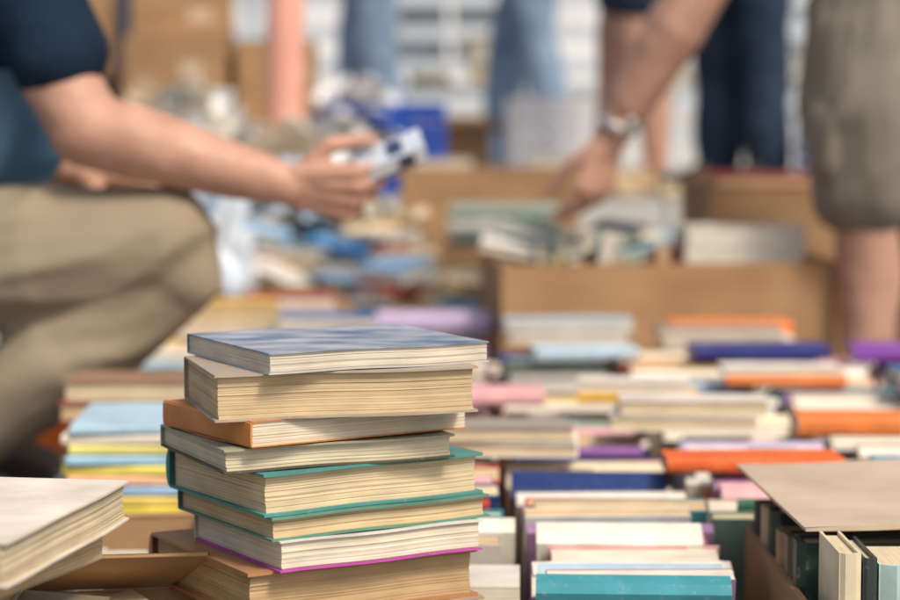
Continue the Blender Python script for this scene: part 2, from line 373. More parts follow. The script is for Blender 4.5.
def lying(x0, x1, y, z, T, col, spine=True, n=1, page=None, dep=.085, rz=None):
    mb = MB(); L = x1 - x0
    for k in range(n):
        r = (rz if rz is not None else random.uniform(-5, 5)) + (180 if spine else 0)
        book(mb, TR((x0 + x1) / 2 + random.uniform(-.008, .008), y + dep / 2, z, r), L * random.uniform(.88, 1), dep, T, jit(col if k == 0 or spine else random.choice(PAL)), page or random.choice(PG), ct=.0018, over=.002)
        z += T + .0008
    mb.build('book', BM) if n == 1 else mb.build('pile_of_books', BM)
random.seed(5)
lying(.22, .41, 2.20, .2235, .015, (.74,.13,.04), dep=.06)
lying(.19, .38, 2.50, .2235, .018, WH, False, 2, CREAM, dep=.07)
lying(.40, .58, 2.46, .2235, .022, (.80,.23,.05), dep=.07)
lying(.155, .325, 2.76, .2235, .013, (.82,.46,.06), dep=.07); lying(.16, .32, 2.765, .2375, .014, WH, False, 1, WHITE, dep=.065)
lying(.37, .56, 2.95, .2235, .014, (.82,.26,.05), dep=.07); lying(.375, .55, 2.955, .2385, .011, WH, False, 1, WHITE, dep=.065)
lying(.37, .60, 3.28, .2235, .022, (.015,.035,.20), dep=.07)
lying(.62, .78, 3.25, .2235, .024, (.22,.06,.40)); lying(.60, .78, 2.85, .2235, .016, N, False, 2, WHITE)
lying(.12, .30, 3.30, .2235, .016, LB); lying(.34, .56, 3.46, .2235, .016, WH, False, 2, WHITE)
lying(.36, .585, 3.60, .2235, .03, (.80,.22,.04))
lying(-.14, .08, 3.86, .21, .035, (.60,.46,.68)); lying(.09, .31, 3.56, .2235, .018, WH, False, 2, WHITE)
lying(-.03, .14, 2.34, .2175, .016, WH, False, 2, CREAM); lying(-.02, .13, 2.75, .222, .018, PK, True)
lying(-.30, -.12, 3.6, .2235, .02, WH, False, 2); lying(-.46, -.30, 3.65, .2235, .02, (.7,.6,.45), False, 3); lying(-.70, -.52, 3.7, .2235, .02, LB, False, 2)
lying(-.31, -.15, 2.9, .2235, .02, (.45,.36,.25), False, 2); lying(-.31, -.15, 3.25, .2235, .02, WH, False, 2)
lying(-.1, .05, 3.2, .2235, .018, (.78,.68,.2), True, 1); lying(-.62, -.42, 3.95, .2235, .025, (.70,.4,.42), True, 1); lying(-.38, -.2, 3.9, .2235, .025, WH, False, 2)

mb = MB(); zz = .001
random.seed(8)
mc = [(.1,.3,.6), (.7,.7,.68), (.72,.6,.2), (.2,.4,.6), (.5,.5,.5)] * 2 + [(.50,.03,.34), (.58,.05,.42), (.55,.52,.78), (.86,.70,.10), (.84,.64,.15), (.36,.56,.76), (.86,.52,.32), (.86,.74,.16), (.36,.60,.78), (.84,.76,.25), (.80,.74,.60), (.42,.58,.70)]
for k, c in enumerate(mc):
    T = .0112
    book(mb, TR(-.342 + random.uniform(-.005, .005), 2.44, zz, 180 + random.uniform(-3, 3)), .17, .2, T, jit(c), WHITE, ct=.0012, over=.0004); zz += T + .0003
mb.build('pile_of_magazines', BM)
for (px, py, top, sd) in ((-.40, 2.67, .285, 1), (-.215, 2.38, .20, 2)):
    mb = MB(); zz = .001; random.seed(sd)
    while zz < top - .03:
        T = random.uniform(.018, .03); book(mb, TR(px + random.uniform(-.01, .01), py, zz, random.uniform(-8, 8)), .16, .12, T, jit(random.choice([(.30,.18,.12), (.7,.62,.5), (.45,.32,.2), (.08,.10,.2), (.35,.08,.06)])), random.choice(PG)); zz += T + .0005
    mb.build('pile_of_books', BM)

# ------------------------------------------------------------------ right foreground box with flap
rb = cardboard_box(.46, 1.815, 0, 0, .35, .43, .20, flaps=(None, None, None, None), mat=M_CARD)
mb = MB(); random.seed(4)
cols = [(.03,.06,.045), (.12,.08,.05), (.36,.22,.11), (.03,.05,.04), (.50,.38,.24), (.05,.05,.05)]
for k in range(6):
    y = 1.735 + k * .046
    book(mb, TR(.375, y + .04, .006, 0) @ Matrix.Rotation(rad(90), 4, 'X') @ Matrix.Rotation(rad(90), 4, 'Z') @ Matrix.Translation((.115, 0, 0)), .236 - .01 * (k % 3), .16, .038, cols[k], CREAM)
x = .302
for T, c, h, pg in [(.017, (.76,.66,.46), .247, CREAM), (.011, (.04,.05,.05), .243, CREAM), (.05, (.50,.67,.62), .238, CREAM), (.03, (.74,.70,.6), .240, WHITE), (.03, (.3,.4,.35), .235, WHITE), (.04, (.6,.5,.4), .242, WHITE)]:
    book(mb, TR(x + T, 1.672, .006, 0, 0, -90) @ Matrix.Rotation(math.pi, 4, 'X') @ Matrix.Translation((h / 2, 0, -T)), h, .09, T, c, pg)
    x += T + .0015
mb.build('row_of_books', BM)
mb = MB()
def lidwarp(p): return (p[0], p[1], p[2] + .006 * math.sin(p[0] * 9) + .015 * max(0, p[0] - .1))
box(mb, TR(.470, 1.89, .258, 2), (-.185, -.165, 0), (.185, .165, .004), nx=12, warp=lidwarp)
lid = mb.build('cardboard_flap', [M_CARDL], bevel=.0008)

# ------------------------------------------------------------------ mid-ground boxes / messy books
tray = cardboard_box(.375, 3.98, 0, 4, .60, .44, .345, flaps=(None, 95, None, 100), flap_len=.08)
mb = MB(); random.seed(31)
x = .115
while x < .40:
    T = random.uniform(.014, .030); H = random.uniform(.325, .385)
    tilt = random.uniform(-12, 8)
    book(mb, TR(x + T, 3.88 + random.uniform(-.01, .03), .01 , 0, 0, -90 + tilt) @ Matrix.Translation((H / 2, 0, 0)), H, .13, T, jit(random.choice([(.06,.30,.14), (.76,.73,.66), (.22,.30,.28), (.08,.16,.26), (.05,.06,.08), (.55,.08,.05), (.32,.48,.55)])), random.choice(PG))
    x += T + random.uniform(.004, .012)
mb.build('row_of_books', BM)
mb = MB(); random.seed(12)
for k in range(9):
    book(mb, TR(.13 + k * .036, 3.95 + (k % 3) * .04, .352 + (k % 3) * .012, random.uniform(-70, 70), random.uniform(-20, 20), random.uniform(-32, 32)), .15, .10, .016, jit(random.choice([(.06,.34,.18), (.8,.78,.7), (.05,.06,.08), (.36,.5,.56), (.6,.14,.06), (.8,.74,.6)])), WHITE)
mb.build('heap_of_books', BM)
mb = MB(); zz = .006
for k in range(12):
    T = .0330; book(mb, TR(.532 + random.uniform(-.003, .003), 3.90, zz, random.uniform(-1, 1)), .215, .15, T, jit((.84,.80,.68)), (.88, .83, .70), ct=.002, over=.0015); zz += T + .0003
mb.build('pile_of_books', BM)
cardboard_box(.70, 4.55, 0, 3, .36, .34, .46, closed=True, mat=M_CARD)
mb = MB(); book(mb, TR(.70, 4.54, .4645, 4), .33, .3, .022, (.36,.025,.02), OLD); mb.build('book', BM)
cardboard_box(1.02, 4.7, 0, -6, .3, .34, .40, closed=True)
cardboard_box(.09, 5.2, 0, 2, .42, .34, .485, flaps=(None, 30, 70, 30), flap_len=.12)
cardboard_box(.12, 4.72, 0, -4, .26, .22, .33, flaps=(None, None, None, None))
mb = MB(); zz = .3; random.seed(3)
for c in [(.25,.33,.28), (.10,.14,.13), (.72,.70,.62), (.34,.42,.36)]:
    book(mb, TR(.12, 4.72, zz, random.uniform(-5, 5) + 180), .24, .18, .028, c, WHITE); zz += .029
mb.build('pile_of_books', BM)
cardboard_box(-.30, 4.32, 0, 12, .18, .2, .23, closed=True)
cardboard_box(-.72, 4.9, 0, -12, .34, .3, .3, closed=True)

mb = MB(); random.seed(77)
MP = [(.80,.74,.63)]*7 + [(.06,.26,.60)]*2 + [(.28,.48,.70)]*3 + [(.76,.60,.36)]*4 + [(.03,.05,.14)]*2 + [(.6,.08,.05)] + [(.58,.34,.14)]*2 + [(.10,.26,.28)]
gy = 4.27
while gy < 5.3:
    gx = -.62 + random.uniform(-.05, .05)
    while gx < .10:
        if not (gy > 4.5 and gx > -.10) and not (gy < 4.45 and -.44 < gx < -.16):
            top = .20 + (gy - 4.25) * .19 + random.uniform(-.03, .05); zz = .002
            while zz < top:
                T = random.uniform(.010, .028); last = zz + T >= top
                book(mb, TR(gx + random.uniform(-.02, .02), gy + random.uniform(-.02, .02), zz + (.016 if last else 0), random.uniform(-45, 45) + random.choice([0, 90, 180, 270]), random.uniform(-16, 16) if last else 0, random.uniform(-16, 16) if last else 0), random.uniform(.11, .17), random.uniform(.08, .12), T, jit(random.choice(MP)), random.choice(PG)); zz += T + .001
        gx += .125
    gy += .13
mb.build('heap_of_books', BM)

def crumple(name, x, y, z, sx, sy, sz, mat, seed, amp=.35, freq=3.2):
    import bmesh
    bm = bmesh.new(); bmesh.ops.create_icosphere(bm, subdivisions=4, radius=1)
    for v in bm.verts:
        p = v.co.copy(); n = 1 - 2 * abs(noise.noise(p * freq + Vector((seed, seed * 2, 0)))); n2 = noise.noise(p * freq * 2.3 + Vector((0, seed, 1)))
        r = 1 - amp * .5 + amp * n + amp * .4 * n2
        v.co = Vector((p.x * r * sx, p.y * r * sy, max(p.z * r * sz, -sz * .6)))
    me = bpy.data.meshes.new(name); bm.to_mesh(me); bm.free(); me.materials.append(mat)
    o = bpy.data.objects.new(name, me); o.location = (x, y, z); COL.objects.link(o); return o
crumple('plastic_bag', -.50, 4.38, .34, .08, .10, .17, M_BAG, 3, .7, 1.8)
crumple('plastic_bag', -.585, 4.42, .30, .08, .10, .15, M_BAGB, 31, .7, 1.8)
crumple('plastic_bag', -.60, 4.78, .38, .12, .12, .14, M_BAG, 9, .7, 1.8)
crumple('plastic_bag', -.36, 4.95, .42, .10, .10, .08, M_BAG, 12, .7, 1.8)
PW = [(.82,.75,.62), (.84,.80,.72), (.66,.54,.40), (.74,.75,.76), (.5,.38,.26)]
paper_sheets('heap_of_papers', -.70, 5.48, .43, 130, .22, 41, wild=60, size=1.7, rise=.0016, cols=PW)
paper_sheets('heap_of_papers', -.44, 5.35, .30, 130, .17, 42, wild=60, size=1.6, rise=.0018, cols=PW)
paper_sheets('heap_of_papers', -.27, 6.08, .52, 90, .13, 43, wild=60, size=1.4, rise=.0018, cols=[(.82,.80,.76), (.74,.77,.8)])
cardboard_box(-.66, 5.45, 0, 5, .42, .34, .42, closed=True)
cardboard_box(-.40, 5.28, 0, -5, .26, .28, .30, closed=True)

# ------------------------------------------------------------------ people
def capsule(V, F, a, ra, b, rb, flat=None, f=1.0, n=18):
    a = Vector(a); b = Vector(b); w = (b - a)
    if w.length < 1e-5: w = Vector((0, 0, 1e-3))
    w = w.normalized(); u = w.orthogonal().normalized(); v = w.cross(u)
    fl = Vector(flat).normalized() if flat is not None else None
    def P(c, off):
        if fl is not None: off = off - fl * (off.dot(fl) * (1 - f))
        return tuple(c + off)
    rings = []
    for k in range(1, 6): ph = -math.pi / 2 + k * math.pi / 10; rings.append((a, ra, ph))
    for k in range(0, 5): ph = k * math.pi / 10; rings.append((b, rb, ph))
    base = len(V); V.append(P(a, -w * ra))
    for (c, r, ph) in rings:
        for i in range(n):
            t = 2 * math.pi * i / n
            V.append(P(c, w * r * math.sin(ph) + (u * math.cos(t) + v * math.sin(t)) * r * math.cos(ph)))
    V.append(P(b, w * rb)); e = len(V) - 1
    for i in range(n):
        j = (i + 1) % n
        F.append((base, base + 1 + j, base + 1 + i))
        for k in range(len(rings) - 1):
            q = base + 1 + k * n; F.append((q + i, q + j, q + n + j, q + n + i))
        q = base + 1 + (len(rings) - 1) * n; F.append((q + i, q + j, e))

def blob(name, segs, voxel, smooth, mats, parent, fold=0, ffreq=9, matfn=None, fdir=(1, 1, 1), creases=None):
    V = []; F = []
    for s in segs:
        capsule(V, F, *s[:4], flat=(s[4] if len(s) > 4 else None), f=(s[5] if len(s) > 5 else 1))
    me = bpy.data.meshes.new(name); me.from_pydata(V, [], F)
    o = bpy.data.objects.new(name, me); COL.objects.link(o)
    r = o.modifiers.new('r', 'REMESH'); r.mode = 'VOXEL'; r.voxel_size = voxel
    s = o.modifiers.new('s', 'SMOOTH'); s.factor = .5; s.iterations = smooth
    bpy.context.view_layer.update()
    dg = bpy.context.evaluated_depsgraph_get()
    m2 = bpy.data.meshes.new_from_object(o.evaluated_get(dg))
    o.modifiers.clear(); o.data = m2
    if fold or creases:
        m2.update()
        ns = [v.normal.copy() for v in m2.vertices]; fd = Vector(fdir)
        for v, nn in zip(m2.vertices, ns):
            p = Vector((v.co.x * fd.x, v.co.y * fd.y, v.co.z * fd.z)) * ffreq
            dsp = fold * (noise.noise(p) + .35 * noise.noise(p * 2.3))
            if creases:     # long soft folds running along a direction: (dx, dz, along, across, amplitude, seed)
                for (dx, dz, al, ac, am, sd) in creases:
                    u = v.co.x * dx + v.co.z * dz; w = -v.co.x * dz + v.co.z * dx
                    w += .03 * noise.noise(v.co * 6 + Vector((sd, 0, 0)))
                    q = noise.noise(Vector((u * al + sd, v.co.y * 3, w * ac)))
                    dsp += am * (max(0, .42 - abs(q)) * 2.4 - .5)
            v.co += nn * dsp
    m2.materials.clear()
    for m in mats: m2.materials.append(m)
    m2.polygons.foreach_set('use_smooth', [True] * len(m2.polygons))
    if matfn:
        for p in m2.polygons: p.material_index = matfn(p.center)
    o.parent = parent; return o

def empty(name):
    e = bpy.data.objects.new(name, None); COL.objects.link(e); return e

def hand_segs(wrist, d, n, t, curls=(35, 40, 30), spread=.012, thumb=(.55, .6, .35), scale=1.0, wr=.027, tout=.70):
    d = Vector(d).normalized(); n = Vector(n); n = (n - d * n.dot(d)).normalized(); t = Vector(t); t = (t - d * t.dot(d) - n * t.dot(n)).normalized()
    W = Vector(wrist); S = []; tips = []
    offs = [.030, .0105, -.0095, -.029]; Ls = [.073, .081, .075, .059]; mets = [.088, .090, .085, .078]
    knk = []
    for i in range(4):
        k = W + d * mets[i] * scale + t * offs[i] * scale - n * (.004 if i in (0, 3) else .007)
        S.append((W + d * .012 + t * offs[i] * .55 * scale, .0155, k, .0125)); knk.append(k)
    S.append((W - d * .01, wr * .9, W + d * .02, wr * .95, n, .72))
    S.append((W + d * .03 - t * .018 + n * .006, .014, W + d * .06 - t * .024 + n * .004, .012))
    S.append((W + d * .02 + t * .012 + n * .006, .017, W + d * .045 + t * .028 + n * .008, .014))
    for i in range(4):
        p = knk[i]; ang = 0; r = [.0093, .0096, .009, .008][i]
        for j, fr in enumerate((.45, .31, .24)):
            ang += rad(curls[j] + (i - 1.5) * 5)
            dd = (d * math.cos(ang) + n * math.sin(ang) + t * (offs[i] / .03) * spread * 8 * (1 if j == 0 else .3)).normalized()
            q = p + dd * Ls[i] * fr * scale
            S.append((p, r * (1.05 if j == 0 else 1), q, r * .9)); p = q; r *= .92
        tips.append((p.copy(), dd.copy(), (n * math.cos(ang) - d * math.sin(ang))))
    p = W + d * .022 + t * .024 + n * .004; r = .0135
    td = [(d * .62 + t * tout + n * .30), (d * thumb[0] + t * thumb[1] * .5 + n * thumb[2]), (d * thumb[0] * 1.2 + t * .05 + n * thumb[2] * 1.1)]
    for j, l in enumerate((.043, .034, .028)):
        q = p + td[j].normalized() * l * scale; S.append((p, r, q, r * .87)); p = q; r *= .87
    tips.append((p.copy(), td[2].normalized(), n.copy()))
    return S, tips

def nails(tips, parent):
    mb = MB()
    for (p, dd, nn) in tips:
        up = -nn.normalized(); x = dd.normalized(); y = up.cross(x).normalized(); up = x.cross(y)
        M = Matrix.Translation(p + up * .0052 + x * .002) @ Matrix((x, y, up)).transposed().to_4x4()
        box(mb, M, (-.005, -.0042, 0), (.005, .0042, .002))
    mb.build('fingernails', [M_NAIL], parent, bevel=.0012)

def head(parent, c, look, skin, up=(0, 0, 1)):
    c = Vector(c); f = Vector(look).normalized(); u = Vector(up); u = (u - f * u.dot(f)).normalized(); s = f.cross(u)
    S = [(c + u * .035 - f * .01, .082, c + u * .03 + f * .012, .078, s, .93), (c - u * .03 + f * .03, .056, c - u * .06 + f * .045, .040, s, .9),
         (c - u * .085 + f * .055, .022, c - u * .08 + f * .052, .024), (c + u * .008 + f * .086, .009, c - u * .03 + f * .108, .0125),
         (c - u * .03 + f * .104 + s * .009, .007, c - u * .03 + f * .104 - s * .009, .007), (c + u * .022 + f * .082 + s * .035, .01, c + u * .022 + f * .082 - s * .035, .01),
         (c - u * .055 + f * .09 + s * .018, .007, c - u * .055 + f * .09 - s * .018, .007),
         (c - u * .06 + f * .0, .05, c - u * .12 - f * .02, .055)]
    for k in (1, -1):
        S.append((c + s * k * .078 + u * .015 - f * .005, .014, c + s * k * .082 - u * .025 - f * .005, .009, s, .5))
    blob('head', S, .006, 4, [skin], parent)
    H = [(c + u * .05 - f * .018, .088, c + u * .04 - f * .01, .086, s, .94), (c - f * .035 - u * .0, .075, c - f * .03 - u * .04, .06)]
    blob('hair', H, .008, 3, [M_HAIR], parent, fold=.003, ffreq=60)
    for k in (1, -1):
        blob('eye', [(c + f * .077 + s * k * .032 + u * .002, .0125, c + f * .078 + s * k * .032 + u * .002, .0125)], .003, 1, [M_EYEW], parent)
        blob('iris', [(c + f * .086 + s * k * .032 + u * .001, .0055, c + f * .087 + s * k * .032 + u * .001, .0055)], .002, 1, [M_EYE], parent)
    blob('lips', [(c - u * .054 + f * .097 + s * .018, .0045, c - u * .054 + f * .097 - s * .018, .0045)], .002, 1, [M_LIP], parent)

# --- crouching man (left)
man = empty('crouching_man')
yN = 2.83
trs = [((-.86, 2.98, .38), .135, (-.83, 2.98, .46), .14),
       ((-.82, 2.92, .39), .115, (-.62, 2.87, .405), .100), ((-.62, 2.87, .405), .100, (-.385, yN, .427), .078), ((-.385, yN, .427), .078, (-.365, yN, .40), .068),
       ((-.38, yN + .01, .385), .068, (-.52, yN + .02, .275), .076), ((-.52, yN + .02, .275), .078, (-.68, yN + .03, .150), .060),
       ((-.82, 3.05, .39), .115, (-.46, 3.16, .40), .080), ((-.46, 3.16, .39), .075, (-.56, 3.16, .28), .075), ((-.56, 3.16, .28), .075, (-.70, 3.14, .15), .056)]
blob('trousers', trs, .006, 4, [M_KHAKI], man, fold=.006, ffreq=5, creases=[(.93, .36, 2.2, 13, .010, 2.0), (.60, .80, 3, 10, .006, 7.0)])
for yy in (yN + .02, 3.14):
    blob('shoe', [((-.715, yy, .115), .042, (-.60, yy, .062), .044), ((-.60, yy, .062), .044, (-.515, yy, .044), .036, (0, 0, 1), .8), ((-.72, yy, .08), .036, (-.50, yy, .028), .022)], .006, 4, [M_SHOE], man)
shirt = [((-.82, 2.99, .47), .150, (-.68, 2.99, .62), .155), ((-.68, 2.99, .60), .155, (-.66, 2.99, .80), .150),
         ((-.66, 2.88, .86), .075, (-.66, 3.10, .86), .075), ((-.63, 2.845, .85), .076, (-.515, 2.81, .686), .070),
         ((-.63, 3.11, .84), .075, (-.59, 3.17, .68), .064), ((-.66, 2.98, .90), .07, (-.65, 2.98, .92), .065)]
blob('shirt', shirt, .007, 4, [M_NAVY, M_DENIM], man, fold=.006, ffreq=7, matfn=lambda c: 1 if (c.z < .66 and c.y > 2.845) else 0, creases=[(.5, .86, 3, 12, .006, 4.0)])
arm = [((-.60, 2.835, .80), .054, (-.478, 2.80, .585), .050), ((-.478, 2.80, .580), .050, (-.40, 2.80, .560), .049), ((-.40, 2.80, .560), .049, (-.29, 2.80, .528), .038), ((-.29, 2.80, .528), .038, (-.215, 2.80, .508), .028, (0, 1, 0), .85)]
hs, tips = hand_segs((-.213, 2.80, .508), (1, .02, -.10), (.05, 1, .35), (0, -.25, 1), curls=(38, 46, 34), thumb=(1.0, .15, .55))
blob('arm', arm + hs, .0034, 3, [M_SKIN], man, fold=.0014, ffreq=30)
nails(tips, man)
arm2 = [((-.60, 3.13, .80), .05, (-.66, 3.20, .57), .045), ((-.66, 3.20, .57), .045, (-.56, 3.17, .518), .028)]
hs2, tips2 = hand_segs((-.558, 3.168, .516), (1, -.1, -.15), (0, 0, -1), (0, -1, 0), curls=(15, 25, 20))
blob('arm', arm2 + hs2, .004, 4, [M_SKIN], man)
head(man, (-.55, 2.98, 1.08), (.8, 0, -.6), M_SKIN, up=(.5, 0, .8))
mb = MB(); hb = TR(-.088, 2.818, .540, 0) @ Matrix.Rotation(rad(-22), 4, 'Y') @ Matrix.Rotation(rad(24), 4, 'X')
box(mb, hb, (-.035, -.030, -.010), (.058, .034, -.008), 0, (.04, .07, .15)); box(mb, hb, (-.035, -.030, .008), (.058, .034, .010), 0, (.60, .67, .74))
box(mb, hb, (-.033, -.028, -.008), (.056, .034, .008), 1, (.9, .9, .88))
box(mb, hb, (.020, -.0305, -.0085), (.040, -.0302, .0085), 0, (.04, .05, .08))
box(mb, hb, (.008, -.020, .0105), (.030, .026, .0108), 0, (.04, .06, .14))
mb.build('small_book', BM, man, bevel=.0008)

# --- bending man (right)
m2 = empty('bending_man')
yl = 3.76
sh = [((.80, 3.84, .90), .135, (.76, 3.85, .96), .13), ((.760, yl + .01, .86), .122, (.724, yl, .62), .114), ((.724, yl, .62), .114, (.735, yl, .480), .095),
      ((.87, 3.95, .86), .11, (.89, 3.98, .62), .10), ((.89, 3.98, .62), .10, (.89, 3.99, .48), .09),
      ((.660, yl - .045, .60), .045, (.664, yl - .04, .53), .045)]
blob('shorts', sh, .007, 4, [M_GREY], m2, fold=.010, ffreq=6, fdir=(1.5, 1.5, .6), creases=[(.25, .97, 2.5, 14, .010, 5.0), (.8, .6, 3, 10, .005, 1.0)])
legs = []
for (hx, hy) in ((.735, yl), (.89, 3.99)):
    legs += [((hx, hy, .50), .062, (hx, hy, .42), .057), ((hx, hy, .42), .056, (hx + .012, hy + .01, .32), .061), ((hx + .012, hy + .01, .32), .061, (hx, hy, .12), .038), ((hx, hy, .12), .038, (hx, hy, .07), .04)]
    blob('shoe', [((hx + .03, hy, .05), .045, (hx - .06, hy, .045), .044), ((hx - .06, hy, .045), .044, (hx - .16, hy, .032), .036, (0, 0, 1), .7)], .008, 4, [M_SHOE], m2)
blob('legs', legs, .007, 4, [M_SKIN2], m2, fold=.002, ffreq=20)
blob('shirt', [((.76, 3.85, .98), .135, (.60, 3.83, 1.08), .145), ((.60, 3.83, 1.08), .145, (.46, 3.81, 1.18), .14), ((.44, 3.69, 1.14), .075, (.44, 3.96, 1.16), .075),
               ((.44, 3.70, 1.14), .07, (.45, 3.78, .95), .062), ((.44, 3.96, 1.14), .07, (.50, 4.05, 1.0), .06)], .011, 5, [M_SALMON], m2, fold=.006, ffreq=8)
arm = [((.445, 3.76, 1.05), .056, (.445, 3.80, .84), .053), ((.445, 3.80, .84), .053, (.400, 3.81, .760), .055), ((.400, 3.81, .760), .055, (.325, 3.84, .63), .042), ((.325, 3.84, .63), .042, (.288, 3.85, .565), .032, (0, 1, 0), .85)]
hs, tips = hand_segs((.286, 3.85, .562), (-.30, .03, -.95), (-.55, .8, .1), (-.8, -.55, .3), curls=(26, 28, 20), thumb=(1.15, .15, .5), spread=.016, scale=1.1, wr=.031, tout=.42)
blob('arm', arm + hs, .004, 3, [M_SKIN2], m2, fold=.0014, ffreq=30); nails(tips, m2)
arm2 = [((.48, 3.98, 1.10), .05, (.68, 4.12, .92), .045), ((.68, 4.12, .92), .045, (.86, 4.00, .80), .029)]
hs, tips = hand_segs((.862, 3.998, .798), (.7, -.6, -.5), (.3, .6, -.3), (-.6, 0, .4), curls=(15, 20, 20))
blob('arm', arm2 + hs, .005, 4, [M_SKIN2], m2)
head(m2, (.26, 3.82, 1.26), (-.7, 0, -.7), M_SKIN2, up=(-.6, 0, .7))
wm = empty('wristwatch'); wm.parent = m2
dv = Vector((-.0375, .01, -.065)).normalized()
Q = dv.to_track_quat('Z', 'Y').to_matrix().to_4x4()
def torus(name, M, R, r, mat, parent, hz=3.0):
    mb = MB(); n = 28; k = 8
    for i in range(n):
        for j in range(k):
            a = 2 * math.pi * i / n; b = 2 * math.pi * j / k
            mb.v.append(tuple(M @ Vector(((R + r * math.cos(b)) * math.cos(a), (R * .88 + r * math.cos(b)) * math.sin(a), hz * r * math.sin(b)))))
    for i in range(n):
        for j in range(k):
            mb.face([i * k + j, ((i + 1) % n) * k + j, ((i + 1) % n) * k + (j + 1) % k, i * k + (j + 1) % k], 0, (1, 1, 1), [(0, 0)] * 4)
    return mb.build(name, [mat], parent, smooth=True)
WM = Matrix.Translation((.301, 3.847, .588)) @ Q
torus('strap', WM, .0375, .003, M_METAL, wm)
blob('watch_case', [((.330, 3.823, .595), .019, (.332, 3.822, .596), .019, (.8, -.7, .2), .35)], .003, 2, [M_METAL], wm)

def standing(name, x, y, z0, face, stride, tro, shirtm, skin, shorts=False, h=1.0, sandal=False):
    e = empty(name); Rz = Matrix.Translation((x, y, z0)) @ Matrix.Rotation(rad(face), 4, 'Z')
    def P(a, b, c): return tuple(Rz @ Vector((a * h, b * h, c * h)))
    T = [(P(0, 0, .92), .13, P(0, 0, .99), .125)]; S = []
    for k, st in ((1, stride), (-1, -stride)):
        hip = P(.085 * k, 0, .88); kn = P(.09 * k, st * .5 + .02, .49); an = P(.09 * k, st, .09)
        if shorts:
            T += [(hip, .095, P(.088 * k, st * .28, .62), .095)]; S += [(P(.088 * k, st * .3, .66), .07, kn, .055), (kn, .053, P(.09 * k, st * .75 - .01, .33), .055), (P(.09 * k, st * .75 - .01, .33), .055, an, .036), (an, .036, P(.09 * k, st + .02, .05), .035), (P(.09 * k, st + .02, .05), .035, P(.09 * k, st + .14, .03), .026)]
        else: T += [(hip, .098, kn, .082), (kn, .082, an, .072)]
        if sandal:
            blob('sandal', [(P(.09 * k, st - .05, .012), .022, P(.09 * k, st + .16, .012), .028, (0, 0, 1), .6), (P(.05 * k, st + .08, .045), .016, P(.13 * k, st + .08, .045), .016), (P(.05 * k, st - .01, .06), .014, P(.13 * k, st - .01, .06), .014)], .006, 2, [M_BLACK], e)
        else: blob('shoe', [(P(.09 * k, st - .03, .05), .042, P(.09 * k, st + .06, .045), .042), (P(.09 * k, st + .06, .045), .042, P(.09 * k, st + .17, .03), .032, (0, 0, 1), .75)], .009, 3, [M_SHOE], e)
    blob('shorts' if shorts else 'trousers', T, .012, 5, [tro], e, fold=.012, ffreq=8)
    if shorts: blob('legs', S, .009, 4, [skin], e)
    blob('shirt', [(P(0, 0, 1.0), .125, P(0, 0, 1.30), .14), (P(-.14, 0, 1.38), .065, P(.14, 0, 1.38), .065), (P(-.17, 0, 1.37), .06, P(-.23, .0, 1.14), .052), (P(.17, 0, 1.37), .06, P(.23, 0, 1.14), .052)], .013, 5, [shirtm], e, fold=.005, ffreq=8)
    for k in (1, -1):
        dv = Vector(P(.25 * k, .12, .85)) - Vector(P(.25 * k, 0, 1.1))
        hsg, _ = hand_segs(P(.25 * k, .12, .85), dv, Vector(P(-k, 0, 0)) - Vector(P(0, 0, 0)), Vector(P(0, 1, 0)) - Vector(P(0, 0, 0)), curls=(18, 22, 18))
        blob('arm', [(P(.225 * k, 0, 1.2), .045, P(.25 * k, 0, 1.1), .042), (P(.25 * k, 0, 1.1), .042, P(.25 * k, .12, .85), .027)] + hsg, .006, 3, [skin], e)
    head(e, P(0, .03, 1.60), (Rz.to_3x3() @ Vector((0, 1, -.25))), skin)
    return e
PZ = .40
standing('standing_man', .88, 6.4, PZ, 122, .02, M_DARKT, M_NAVY, M_SKIN)
standing('walking_woman', .52, 6.15, PZ, 75, .10, M_DARKT, M_PAPERW, M_SKIN2, shorts=True, h=.92, sandal=True)
standing('walking_man', -.28, 7.8, PZ, 95, .05, M_JEANS, M_WHITEP, M_SKIN)
standing('walking_man', .30, 8.2, PZ, 80, .14, M_JEANS, M_DENIM, M_SKIN2)
standing('standing_man', -1.22, 8.4, PZ, 200, .03, M_DARKT, M_DENIM, M_SKIN2)

# ------------------------------------------------------------------ background setting
def sheet(name, x0, x1, y0, y1, z, mat):
    mb = MB(); mb.v += [(x0, y0, z), (x1, y0, z), (x1, y1, z), (x0, y1, z)]; mb.face([0, 1, 2, 3], 0, (1, 1, 1), [(0, 0)] * 4)
    return mb.build(name, [mat])
sheet('ground', -200, 200, -100, 300, 0, M_GROUND)
mb = MB()
box(mb, Matrix(), (-9, 5.72, .001), (9, 5.919, .20))
for i in range(30):
    for j in range(8):
        box(mb, Matrix(), (-9 + i * .6 + .003, 5.92 + j * 1.05 + .003, .001), (-9 + (i + 1) * .6 - .003, 5.92 + (j + 1) * 1.05 - .003, PZ - random.uniform(0, .003)))
mb.build('stone_terrace', [M_STONE], bevel=.006)

